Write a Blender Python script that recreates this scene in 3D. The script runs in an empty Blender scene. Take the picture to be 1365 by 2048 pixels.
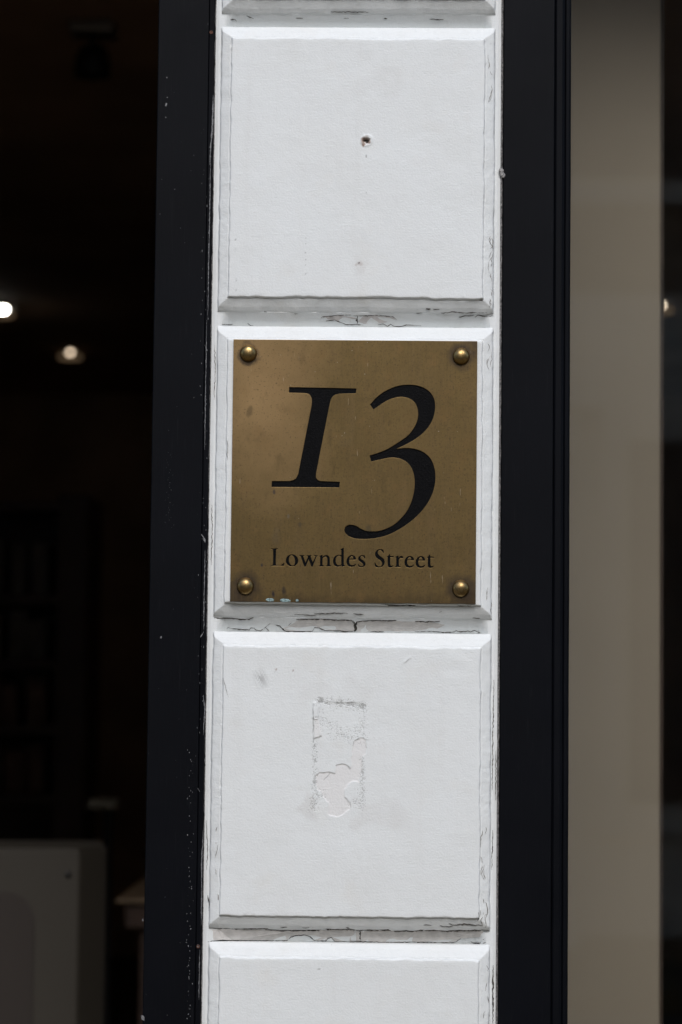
import bpy, bmesh, math, random
import numpy as np
from mathutils import Matrix, Vector
random.seed(7)
SC = bpy.context.scene
COL = SC.collection

# ------------------------------------------------------------------ camera
F, W, H = 4834.0, 1365.0, 2048.0
CAM = Vector((0.0, -2.417, 1.5))
ROT = (Matrix.Rotation(math.radians(1.1707), 3, 'Z')
       @ Matrix.Rotation(math.pi / 2 + math.radians(4.065), 3, 'X')
       @ Matrix.Rotation(math.radians(0.5988), 3, 'Z'))
cd = bpy.data.cameras.new('camera')
cam = bpy.data.objects.new('camera', cd); COL.objects.link(cam)
cam.matrix_world = Matrix.Translation(CAM) @ ROT.to_4x4()
cd.sensor_width = 36; cd.sensor_fit = 'AUTO'; cd.lens = F / H * 36
cd.clip_start = 0.05; cd.clip_end = 500
cd.dof.use_dof = True
cd.dof.focus_distance = 2.43
cd.dof.aperture_fstop = 5.2
SC.camera = cam

# ------------------------------------------------------------------ light
SUN_EL, SUN_AZ = math.radians(43), math.radians(177)      # azimuth clockwise from +Y
world = bpy.data.worlds.new('World'); SC.world = world; world.use_nodes = True
wn = world.node_tree.nodes; wl = world.node_tree.links
sky = wn.new('ShaderNodeTexSky'); sky.sky_type = 'NISHITA'; sky.sun_disc = False
sky.sun_elevation = SUN_EL; sky.sun_rotation = SUN_AZ
sky.air_density = 1.0; sky.dust_density = 1.5; sky.ozone_density = 1.0
wl.new(sky.outputs[0], wn['Background'].inputs[0])
wn['Background'].inputs[1].default_value = 0.10
sd = bpy.data.lights.new('sun', 'SUN'); sd.energy = 1.5; sd.angle = math.radians(32); sd.color = (1.0, 0.985, 0.965)
sun = bpy.data.objects.new('sun', sd); COL.objects.link(sun)
sdir = Vector((math.sin(SUN_AZ) * math.cos(SUN_EL), math.cos(SUN_AZ) * math.cos(SUN_EL), math.sin(SUN_EL)))
sun.rotation_euler = sdir.to_track_quat('Z', 'Y').to_euler(); sun.location = (0, -3, 8)
SC.view_settings.view_transform = 'Standard'; SC.view_settings.look = 'None'
SC.view_settings.exposure = 0.56; SC.view_settings.gamma = 1.0
SC.view_settings.use_curve_mapping = False

# ------------------------------------------------------------------ helpers
def at(px, py, Y):
    """point on the vertical plane y=Y that the photo shows at pixel px,py"""
    d = ROT @ Vector(((px - W / 2) / F, (H / 2 - py) / F, -1.0))
    return CAM + d * ((Y - CAM.y) / d.y)

def link(name, me, mat=None, parent=None, ploc=None):
    o = bpy.data.objects.new(name, me); COL.objects.link(o)
    if mat is not None and me is not None:
        me.materials.clear(); me.materials.append(mat)
    if parent is not None:
        o.parent = parent
        if parent.parent is None and parent.type == 'EMPTY':
            o.matrix_parent_inverse = Matrix.Translation(-Vector(parent.location))
    return o

def thing(name, label, cat, loc=(0, 0, 0), group=None):
    o = bpy.data.objects.new(name, None); COL.objects.link(o)
    o.location = loc; o.empty_display_size = 0.05
    o['label'] = label; o['category'] = cat
    if group: o['group'] = group
    return o

def bm_mesh(bm, smooth=False):
    bmesh.ops.recalc_face_normals(bm, faces=bm.faces[:])
    me = bpy.data.meshes.new('mesh'); bm.to_mesh(me); bm.free()
    if smooth: me.polygons.foreach_set('use_smooth', [True] * len(me.polygons))
    return me

def box_mesh(x0, x1, y0, y1, z0, z1, bev=0.0, seg=2):
    bm = bmesh.new()
    bmesh.ops.create_cube(bm, size=1)
    for v in bm.verts:
        v.co = Vector((x0 + (v.co.x + .5) * (x1 - x0), y0 + (v.co.y + .5) * (y1 - y0), z0 + (v.co.z + .5) * (z1 - z0)))
    if bev > 0:
        bmesh.ops.bevel(bm, geom=bm.edges[:], offset=bev, segments=seg, affect='EDGES', profile=0.5)
    return bm_mesh(bm)

def strip_mesh(profile, z0, z1, nz=1, jit=0.0, seed=1):
    """vertical extrusion of an (x,y) profile polyline, closed"""
    rnd = random.Random(seed)
    bm = bmesh.new(); rows = []
    for k in range(nz + 1):
        z = z0 + (z1 - z0) * k / nz
        j = rnd.uniform(-jit, jit); j2 = rnd.uniform(-jit, jit)
        rows.append([bm.verts.new((x + j, y + j2 * .6, z)) for x, y in profile])
    n = len(profile)
    for a, b in zip(rows[:-1], rows[1:]):
        for i in range(n):
            bm.faces.new((a[i], a[(i + 1) % n], b[(i + 1) % n], b[i]))
    bm.faces.new(rows[0]); bm.faces.new(rows[-1])
    return bm_mesh(bm)

def lathe_mesh(prof, cx, cy, cz, axis='Y', n=32, smooth=True):
    """prof: list of (radius, height); height goes towards -Y (axis Y) or +Z (axis Z)"""
    bm = bmesh.new(); rings = []
    for r, h in prof:
        if r < 1e-6:
            rings.append([bm.verts.new((cx, cy - h, cz) if axis == 'Y' else (cx, cy, cz + h))])
        else:
            ring = []
            for i in range(n):
                a = 2 * math.pi * i / n
                if axis == 'Y': ring.append(bm.verts.new((cx + r * math.cos(a), cy - h, cz + r * math.sin(a))))
                else: ring.append(bm.verts.new((cx + r * math.cos(a), cy + r * math.sin(a), cz + h)))
            rings.append(ring)
    for a, b in zip(rings[:-1], rings[1:]):
        for i in range(n):
            j = (i + 1) % n
            if len(a) == 1 and len(b) == 1: continue
            if len(a) == 1: bm.faces.new((a[0], b[i], b[j]))
            elif len(b) == 1: bm.faces.new((a[i], a[j], b[0]))
            else: bm.faces.new((a[i], a[j], b[j], b[i]))
    return bm_mesh(bm, smooth)

# ---- smooth lattice noise in numpy
def vnoise(x, z, period, seed):
    r = np.random.RandomState(seed).rand(64, 64) * 2 - 1
    u = x / period + 1000.3; v = z / period + 1000.7
    iu = np.floor(u).astype(int); iv = np.floor(v).astype(int)
    fu = u - iu; fv = v - iv
    fu = fu * fu * (3 - 2 * fu); fv = fv * fv * (3 - 2 * fv)
    g = lambda a, b: r[a % 64, b % 64]
    return (g(iu, iv) * (1 - fu) + g(iu + 1, iv) * fu) * (1 - fv) + (g(iu, iv + 1) * (1 - fu) + g(iu + 1, iv + 1) * fu) * fv

def fbm(x, z, period, seed, oct=4):
    s = 0; a = 1
    for k in range(oct):
        s = s + a * vnoise(x, z, period / 2 ** k, seed + k * 13); a *= .55
    return s

# ------------------------------------------------------------------ materials
def mat(name):
    m = bpy.data.materials.new(name); m.use_nodes = True
    return m, m.node_tree.nodes, m.node_tree.links, m.node_tree.nodes['Principled BSDF']

def simple(name, col, rough=.6, noise=0.0, scale=20, metallic=0.0, spec=.5, bump=0.0, bscale=400):
    m, n, l, p = mat(name)
    p.inputs['Roughness'].default_value = rough; p.inputs['Metallic'].default_value = metallic
    p.inputs['Specular IOR Level'].default_value = spec
    p.inputs['Base Color'].default_value = (*col, 1)
    tc = n.new('ShaderNodeTexCoord')
    if noise:
        t = n.new('ShaderNodeTexNoise'); t.inputs['Scale'].default_value = scale; t.inputs['Detail'].default_value = 6
        l.new(tc.outputs['Object'], t.inputs['Vector'])
        r = n.new('ShaderNodeValToRGB')
        r.color_ramp.elements[0].position = .3; r.color_ramp.elements[1].position = .7
        r.color_ramp.elements[0].color = (*[c * (1 - noise) for c in col], 1)
        r.color_ramp.elements[1].color = (*[min(1, c * (1 + noise)) for c in col], 1)
        l.new(t.outputs['Fac'], r.inputs[0]); l.new(r.outputs[0], p.inputs['Base Color'])
    if bump:
        t = n.new('ShaderNodeTexNoise'); t.inputs['Scale'].default_value = bscale; t.inputs['Detail'].default_value = 4
        l.new(tc.outputs['Object'], t.inputs['Vector'])
        b = n.new('ShaderNodeBump'); b.inputs['Strength'].default_value = bump; b.inputs['Distance'].default_value = .001
        l.new(t.outputs['Fac'], b.inputs['Height']); l.new(b.outputs[0], p.inputs['Normal'])
    return m

def math_n(n, l, op, a, b=None, clamp=False):
    x = n.new('ShaderNodeMath'); x.operation = op; x.use_clamp = clamp
    for i, v in enumerate((a, b)):
        if v is None: continue
        if isinstance(v, (int, float)): x.inputs[i].default_value = v
        else: l.new(v, x.inputs[i])
    return x.outputs[0]

def mix_n(n, l, fac, a, b):
    x = n.new('ShaderNodeMix'); x.data_type = 'RGBA'
    if isinstance(fac, (int, float)): x.inputs[0].default_value = fac
    else: l.new(fac, x.inputs[0])
    for i, v in ((6, a), (7, b)):
        if isinstance(v, tuple): x.inputs[i].default_value = (*v, 1)
        else: l.new(v, x.inputs[i])
    return x.outputs[2]

def ramp_n(n, l, fac, p0, p1):
    r = n.new('ShaderNodeMapRange'); r.inputs[1].default_value = p0; r.inputs[2].default_value = p1
    l.new(fac, r.inputs[0]); return r.outputs[0]

def noise_n(n, l, vec, scale, detail=4, mapping=None, rough=.5):
    if mapping:
        mp = n.new('ShaderNodeMapping'); mp.inputs['Scale'].default_value = mapping
        l.new(vec, mp.inputs['Vector']); vec = mp.outputs[0]
    t = n.new('ShaderNodeTexNoise'); t.inputs['Scale'].default_value = scale
    t.inputs['Detail'].default_value = detail; t.inputs['Roughness'].default_value = rough
    l.new(vec, t.inputs['Vector']); return t.outputs['Fac']

def white_paint():
    m, n, l, p = mat('white_masonry_paint')
    o = n.new('ShaderNodeTexCoord').outputs['Object']
    big = noise_n(n, l, o, 14, 5)
    c = mix_n(n, l, ramp_n(n, l, big, .35, .7), (.775, .797, .797), (.752, .768, .762))
    yel = noise_n(n, l, o, 22, 4)
    c = mix_n(n, l, math_n(n, l, 'MULTIPLY', ramp_n(n, l, yel, .60, .78), .28), c, (.70, .665, .60))
    st = noise_n(n, l, o, 1, 4, (70, 70, 5), .6)
    c = mix_n(n, l, math_n(n, l, 'MULTIPLY', ramp_n(n, l, st, .54, .76), .16), c, (.62, .61, .585))
    fine = noise_n(n, l, o, 700, 3)
    c = mix_n(n, l, math_n(n, l, 'MULTIPLY', ramp_n(n, l, fine, .55, .75), .16), c, (.55, .55, .54))
    speck = noise_n(n, l, o, 260, 2)
    c = mix_n(n, l, math_n(n, l, 'MULTIPLY', ramp_n(n, l, speck, .765, .80), .4), c, (.25, .23, .21))
    for an, colr in (('pink', (.768, .760, .752)), ('rust', (.22, .11, .055)), ('grime_shade', (.085, .08, .075))):
        a = n.new('ShaderNodeAttribute'); a.attribute_name = an
        c = mix_n(n, l, math_n(n, l, 'MULTIPLY', a.outputs['Fac'], 1.0, True), c, colr)
    l.new(c, p.inputs['Base Color'])
    p.inputs['Roughness'].default_value = .6; p.inputs['Specular IOR Level'].default_value = .35
    b1 = noise_n(n, l, o, 520, 4, None, .6)
    b2 = noise_n(n, l, o, 1, 4, (55, 55, 850), .6)
    b3 = noise_n(n, l, o, 120, 3)
    h = math_n(n, l, 'ADD', math_n(n, l, 'ADD', math_n(n, l, 'MULTIPLY', b1, .75), math_n(n, l, 'MULTIPLY', b2, .26)), math_n(n, l, 'MULTIPLY', b3, .45))
    bp = n.new('ShaderNodeBump'); bp.inputs['Strength'].default_value = .45; bp.inputs['Distance'].default_value = .0010
    l.new(h, bp.inputs['Height']); l.new(bp.outputs[0], p.inputs['Normal'])
    return m

def black_paint(col=(.0021, .0025, .0040), name='black_gloss_paint'):
    m, n, l, p = mat(name)
    o = n.new('ShaderNodeTexCoord').outputs['Object']
    big = noise_n(n, l, o, 7, 5)
    c = mix_n(n, l, ramp_n(n, l, big, .35, .7), col, tuple(x * 1.45 for x in col))
    dust = noise_n(n, l, o, 420, 2)
    c = mix_n(n, l, math_n(n, l, 'MULTIPLY', ramp_n(n, l, dust, .76, .82), .18), c, (.12, .12, .125))
    scr = noise_n(n, l, o, 1, 3, (900, 900, 22))
    c = mix_n(n, l, math_n(n, l, 'MULTIPLY', ramp_n(n, l, scr, .66, .80), .10), c, (.10, .10, .11))
    l.new(c, p.inputs['Base Color'])
    rg = noise_n(n, l, o, 30, 4)
    l.new(math_n(n, l, 'ADD', .42, math_n(n, l, 'MULTIPLY', rg, .2)), p.inputs['Roughness'])
    p.inputs['Specular IOR Level'].default_value = .09
    b = noise_n(n, l, o, 1, 4, (420, 420, 30))
    bp = n.new('ShaderNodeBump'); bp.inputs['Strength'].default_value = .25; bp.inputs['Distance'].default_value = .0006
    l.new(b, bp.inputs['Height']); l.new(bp.outputs[0], p.inputs['Normal'])
    return m

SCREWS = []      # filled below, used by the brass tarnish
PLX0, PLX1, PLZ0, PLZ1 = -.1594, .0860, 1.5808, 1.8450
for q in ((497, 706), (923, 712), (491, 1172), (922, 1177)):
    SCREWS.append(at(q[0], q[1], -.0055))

def brass(name, plate=True):
    m, n, l, p = mat(name)
    o = n.new('ShaderNodeTexCoord').outputs['Object']
    big = noise_n(n, l, o, 16, 6, None, .6)
    streak = noise_n(n, l, o, 1, 5, (150, 150, 11), .6)
    fine = noise_n(n, l, o, 330, 4, None, .65)
    a = (.188, .127, .052) if plate else (.46, .32, .13)
    b = (.132, .090, .037) if plate else (.28, .19, .085)
    c = mix_n(n, l, ramp_n(n, l, big, .36, .66), a, b)
    c = mix_n(n, l, math_n(n, l, 'MULTIPLY', ramp_n(n, l, streak, .48, .72), .45), c, (.17, .115, .055))
    c = mix_n(n, l, math_n(n, l, 'MULTIPLY', ramp_n(n, l, fine, .50, .70), .6), c, (.10, .068, .031))
    rough = math_n(n, l, 'ADD', .34 if plate else .22, math_n(n, l, 'MULTIPLY', big, .22))
    if plate:
        # paler, warmer patch, upper left
        def dist(v, sx=1., sz=1.):
            sub = n.new('ShaderNodeVectorMath'); sub.operation = 'SUBTRACT'; l.new(o, sub.inputs[0]); sub.inputs[1].default_value = (v[0], v[1], v[2])
            ml = n.new('ShaderNodeVectorMath'); ml.operation = 'MULTIPLY'; l.new(sub.outputs[0], ml.inputs[0]); ml.inputs[1].default_value = (sx, 0, sz)
            le = n.new('ShaderNodeVectorMath'); le.operation = 'LENGTH'; l.new(ml.outputs[0], le.inputs[0])
            return le.outputs['Value']
        d = dist((-.135, 0, 1.79), 1.0, .62)
        d = math_n(n, l, 'ADD', d, math_n(n, l, 'MULTIPLY', math_n(n, l, 'SUBTRACT', big, .5), .10))
        c = mix_n(n, l, ramp_n(n, l, d, .085, .01), c, (.31, .203, .097))
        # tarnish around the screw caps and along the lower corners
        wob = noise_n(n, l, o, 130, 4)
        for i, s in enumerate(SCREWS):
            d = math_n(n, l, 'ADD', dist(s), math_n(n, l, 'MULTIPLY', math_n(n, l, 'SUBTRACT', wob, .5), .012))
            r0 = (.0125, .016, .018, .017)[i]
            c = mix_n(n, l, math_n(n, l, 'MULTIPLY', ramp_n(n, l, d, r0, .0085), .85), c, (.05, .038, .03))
        for cx, cz, r0 in ((PLX0, PLZ0, .024), (PLX1, PLZ0, .030), (PLX1, PLZ1, .022)):
            d = math_n(n, l, 'ADD', dist((cx, 0, cz)), math_n(n, l, 'MULTIPLY', math_n(n, l, 'SUBTRACT', wob, .5), .02))
            c = mix_n(n, l, math_n(n, l, 'MULTIPLY', ramp_n(n, l, d, r0, r0 * .35), .7), c, (.07, .05, .038))
        sep = n.new('ShaderNodeSeparateXYZ'); l.new(o, sep.inputs[0])
        low = ramp_n(n, l, math_n(n, l, 'ADD', sep.outputs['Z'], math_n(n, l, 'MULTIPLY', math_n(n, l, 'SUBTRACT', wob, .5), .03)), PLZ0 + .013, PLZ0 - .001)
        c = mix_n(n, l, math_n(n, l, 'MULTIPLY', low, .6), c, (.06, .042, .025))
        # drip of dirt, scratches, pale specks
        for q, r, cc, k in (((549, 985), .0016, (.06, .05, .05), .9), ((577, 1032), .0016, (.16, .14, .11), .6), ((601, 1049), .0022, (.07, .065, .055), .5),
                       ((500, 821), .004, (.10, .07, .038), .6), ((524, 1130), .0016, (.04, .04, .05), .9), ((547, 1188), .0028, (.03, .03, .04), .9),
                       ((568, 1183), .003, (.05, .04, .035), .8), ((552, 1075), .005, (.18, .135, .08), .35), ((738, 1060), .004, (.09, .07, .04), .7), ((690, 880), .007, (.2, .15, .08), .15)):
            s = at(q[0], q[1], -.003)
            d = math_n(n, l, 'ADD', dist(s, 1.0, .6), math_n(n, l, 'MULTIPLY', math_n(n, l, 'SUBTRACT', wob, .5), r * 1.6))
            c = mix_n(n, l, math_n(n, l, 'MULTIPLY', ramp_n(n, l, d, r, r * .5), k), c, cc)
        scr = noise_n(n, l, o, 1, 2, (520, 520, 60))
        c = mix_n(n, l, math_n(n, l, 'MULTIPLY', ramp_n(n, l, scr, .745, .79), .35), c, (.62, .52, .40))
        sp = noise_n(n, l, o, 420, 1)
        c = mix_n(n, l, math_n(n, l, 'MULTIPLY', ramp_n(n, l, sp, .81, .84), .5), c, (.7, .66, .6))
    if not plate:
        tar = noise_n(n, l, o, 190, 5, None, .7)
        c = mix_n(n, l, math_n(n, l, 'MULTIPLY', ramp_n(n, l, tar, .46, .66), .75), c, (.13, .09, .045))
        rough = math_n(n, l, 'ADD', rough, math_n(n, l, 'MULTIPLY', ramp_n(n, l, tar, .46, .66), .2))
    if plate:
        bru = noise_n(n, l, o, 1, 3, (1500, 1500, 45), .6)
        c = mix_n(n, l, math_n(n, l, 'MULTIPLY', ramp_n(n, l, bru, .45, .75), .22), c, (.235, .168, .068))
        blot = noise_n(n, l, o, 48, 6, None, .65)
        c = mix_n(n, l, math_n(n, l, 'MULTIPLY', ramp_n(n, l, blot, .53, .74), .45), c, (.215, .128, .052))
        blot2 = noise_n(n, l, o, 85, 5, (1, 1, .5), .7)
        c = mix_n(n, l, math_n(n, l, 'MULTIPLY', ramp_n(n, l, blot2, .56, .72), .38), c, (.088, .062, .03))
        pass
        dotn = noise_n(n, l, o, 600, 1)
        c = mix_n(n, l, math_n(n, l, 'MULTIPLY', ramp_n(n, l, dotn, .62, .74), .6), c, (.07, .05, .03))
    l.new(c, p.inputs['Base Color']); l.new(rough, p.inputs['Roughness'])
    p.inputs['Metallic'].default_value = 1.0 if not plate else .88
    bh = math_n(n, l, 'ADD', math_n(n, l, 'MULTIPLY', fine, .4), math_n(n, l, 'MULTIPLY', noise_n(n, l, o, 11, 2), 8.0 if plate else .5))
    bp = n.new('ShaderNodeBump'); bp.inputs['Strength'].default_value = .22; bp.inputs['Distance'].default_value = .0005
    l.new(bh, bp.inputs['Height']); l.new(bp.outputs[0], p.inputs['Normal'])
    return m

def emit(name, col, s):
    m = bpy.data.materials.new(name); m.use_nodes = True
    n = m.node_tree.nodes; n.clear()
    e = n.new('ShaderNodeEmission'); e.inputs[0].default_value = (*col, 1); e.inputs[1].default_value = s
    out = n.new('ShaderNodeOutputMaterial'); m.node_tree.links.new(e.outputs[0], out.inputs[0])
    return m

def glass():
    m = bpy.data.materials.new('window_glass'); m.use_nodes = True
    n = m.node_tree.nodes; l = m.node_tree.links; n.clear()
    t = n.new('ShaderNodeBsdfTransparent'); t.inputs[0].default_value = (.96, .975, .965, 1)
    g = n.new('ShaderNodeBsdfGlossy'); g.inputs['Roughness'].default_value = .0
    f = n.new('ShaderNodeFresnel'); f.inputs[0].default_value = 1.5
    mx = n.new('ShaderNodeMixShader'); out = n.new('ShaderNodeOutputMaterial')
    l.new(f.outputs[0], mx.inputs[0]); l.new(t.outputs[0], mx.inputs[1]); l.new(g.outputs[0], mx.inputs[2]); l.new(mx.outputs[0], out.inputs[0])
    return m

M = dict(
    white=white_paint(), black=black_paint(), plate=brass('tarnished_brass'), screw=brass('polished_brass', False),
    enamel=simple('black_enamel', (.0028, .0028, .0034), .45, .3, 300, spec=.08, bump=.3, bscale=700),
    crack=simple('soot_in_crack', (.042, .036, .03), .9, .5, 300),
    scar=simple('dirty_flake_edge', (.16, .145, .13), .9, .5, 300),
    sealant=simple('dirty_sealant', (.26, .25, .245), .8, .75, 420, bump=.8, bscale=600),
    chip=simple('pale_undercoat', (.18, .18, .185), .8, .5, 900),
    verdigris=simple('verdigris', (.26, .36, .36), .85, .6, 700, bump=.8, bscale=900),
    glass=glass(), panel=simple('beige_board', (.525, .420, .325), .7, .05, 3),
    dark=simple('dark_brown_wall', (.55, .36, .22), .8, .3, 2), ceil=simple('dark_ceiling', (.50, .32, .19), .8, .2, 2),
    floor=simple('dark_timber_floor', (.05, .035, .025), .5, .3, 4),
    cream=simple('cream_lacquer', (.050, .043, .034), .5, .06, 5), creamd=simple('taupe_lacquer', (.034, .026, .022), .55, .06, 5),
    iron=simple('black_iron', (.01, .01, .011), .5, .2, 30), wood=simple('brown_oak', (.34, .235, .14), .5, .3, 12),
    shelfwood=simple('dark_mahogany', (.085, .05, .036), .5, .3, 10),
    steel=simple('dull_steel', (.34, .31, .27), .4, .1, 20, metallic=.9),
    lamp=emit('cool_lamp_glow', (1.0, .97, .88), 26), lamp2=emit('warm_lamp_glow', (1.0, .78, .56), 3.4), lamp3=emit('amber_lamp_glow', (1.0, .80, .60), 5),
    ringglow=emit('faint_added_glow', (1.0, .66, .38), .10),  # for the rings added under the downlights
    brick=simple('stock_brick', (.25, .20, .15), .9, .2, 6), stucco=simple('pale_stucco', (.66, .64, .59), .8, .1, 2), roofs=simple('slate', (.07, .07, .08), .7, .2, 4),
    asphalt=simple('asphalt', (.075, .068, .058), .9, .2, 30), stone=simple('york_stone', (.115, .085, .038), .85, .2, 4),
    winglass=simple('dark_window', (.015, .017, .02), .08, 0), facade=simple('painted_render', (.7, .7, .69), .7, .05, 4),
    book1=simple('brown_leather', (.17, .10, .07), .7, .3, 20), book2=simple('grey_board', (.15, .13, .11), .7, .3, 20),
)

# ------------------------------------------------------------------ setting
def struct(name, me, m):
    o = link(name, me, m); o['kind'] = 'structure'; return o
struct('ground', box_mesh(-200, 200, -200, 200, -.6, -.12), M['asphalt'])
struct('road', box_mesh(-60, 60, -9.5, -2.95, -.118, -.10), M['asphalt'])
struct('pavement', box_mesh(-60, 60, -2.8, .0, -.119, 0), M['stone'])
struct('kerb', box_mesh(-60, 60, -2.948, -2.802, -.119, .002, .01), M['stone'])
struct('far_pavement', box_mesh(-60, 60, -12.4, -9.502, -.119, 0), M['stone'])
struct('shop_floor', box_mesh(-3.2, 2.7, .02, 11, -.119, -.004), M['floor'])
struct('shop_ceiling', box_mesh(-3.2, 2.7, .26, 11, 3.10, 3.20), M['ceil'])
struct('shop_back_wall', box_mesh(-3.2, 2.7, 11.002, 11.1, -.1, 3.3), M['dark'])
struct('shop_side_wall', box_mesh(-3.3, -3.202, .26, 11.1, -.1, 3.3), M['dark'])
struct('shop_side_wall', box_mesh(2.702, 2.8, .26, 11.1, -.1, 3.3), M['dark'])
fw = thing('shopfront_wall', 'pale rendered street wall carrying the black shop frames', 'wall', (0, .1, 0))
link('wall', box_mesh(-8, -1.302, .02, .258, 0, 12), M['facade'], fw)
link('wall', box_mesh(1.702, 8, .02, .258, 0, 12), M['facade'], fw)
link('wall', box_mesh(-1.3, 1.7, .02, .258, 3.102, 12), M['facade'], fw)

# building across the street, seen only as a blur in the glass and the brass
ob = thing('terrace_house', 'brick terrace across the street mirrored as pale blurs in the shop glass', 'building', (0, -13, 0))
link('wall', box_mesh(-28, 30, -14, -12.41, 0, 7.4), M['brick'], ob)
link('base_storey', box_mesh(-28, 30, -12.408, -12.25, 0, 3.9), M['stucco'], ob)
link('cornice', box_mesh(-28, 30, -12.408, -12.1, 7.0, 7.3), M['stucco'], ob)
link('roof', box_mesh(-28, 30, -14, -12.8, 7.402, 8.3), M['roofs'], ob)
wme = box_mesh(-.55, .55, -.03, .03, -.95, .95); fme = box_mesh(-.72, .72, -.02, .06, -1.12, 1.12)
wme.materials.append(M['winglass']); fme.materials.append(M['stucco'])
for st, z in enumerate((1.9, 5.5)):
    for i in range(14):
        x = -25.3 + i * 3.9
        if st: x -= .75
        yy = -12.25 if st == 0 else -12.41
        for me, nm, dy in ((fme, 'window_surround', .025), (wme, 'window', .09)):
            o = bpy.data.objects.new(nm, me); COL.objects.link(o); o.parent = ob
            o.location = (x, yy + dy + 13, z); o.scale = (1, 1, 1.15 if st == 0 else .9)

for i in range(14):          # porch columns beside the street doors
    x = -26.35 + i * 3.9
    link('porch_column', lathe_mesh([(.17, 0), (.17, .12), (.13, .2), (.115, 2.9), (.16, 3.0), (.16, 3.12), (0, 3.12)], x, -11.7, 0, 'Z', 16), M['stucco'], ob)
    link('porch_canopy', box_mesh(x - .3, x + .3, -12.25, -11.45, 3.122, 3.5), M['stucco'], ob)

# ------------------------------------------------------------------ pilaster
XL, XR = -.1653, .0911          # block faces
WX, WZ, P = .0118, .0143, .0115  # moulding width sideways, up/down, and its depth
PITCH = .3084
SX0, SX1 = XL - WX - .0056, XR + WX + .0060
Y0 = P
pil = thing('stone_pilaster', 'white painted pilaster of stacked chamfered stone blocks between black frames', 'pilaster', ((SX0 + SX1) / 2, .1, 0))
PM = M['white']

def in_poly(X, Z, pts):
    ins = np.zeros(X.shape, bool); n = len(pts)
    for i in range(n):
        x0, z0 = pts[i]; x1, z1 = pts[(i + 1) % n]
        if z0 == z1: continue
        c = ((z0 > Z) != (z1 > Z)) & (X < (x1 - x0) * (Z - z0) / (z1 - z0) + x0)
        ins ^= c
    return ins

def seg_dist(X, Z, pts):
    d = np.full(X.shape, 1e3)
    for (x0, z0), (x1, z1) in zip(pts[:-1], pts[1:]):
        dx, dz = x1 - x0, z1 - z0; L = dx * dx + dz * dz + 1e-12
        t = np.clip(((X - x0) * dx + (Z - z0) * dz) / L, 0, 1)
        d = np.minimum(d, np.hypot(X - x0 - t * dx, Z - z0 - t * dz))
    return d

def fp(px, py):            # pixel on the block face -> (x, z)
    v = at(px, py, 0.0); return (v.x, v.z)

def zp(x, y):              # coordinates of the patch close-up
    return fp(560 + x / 5.6875, 1360 + y / 5.6875)

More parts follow.
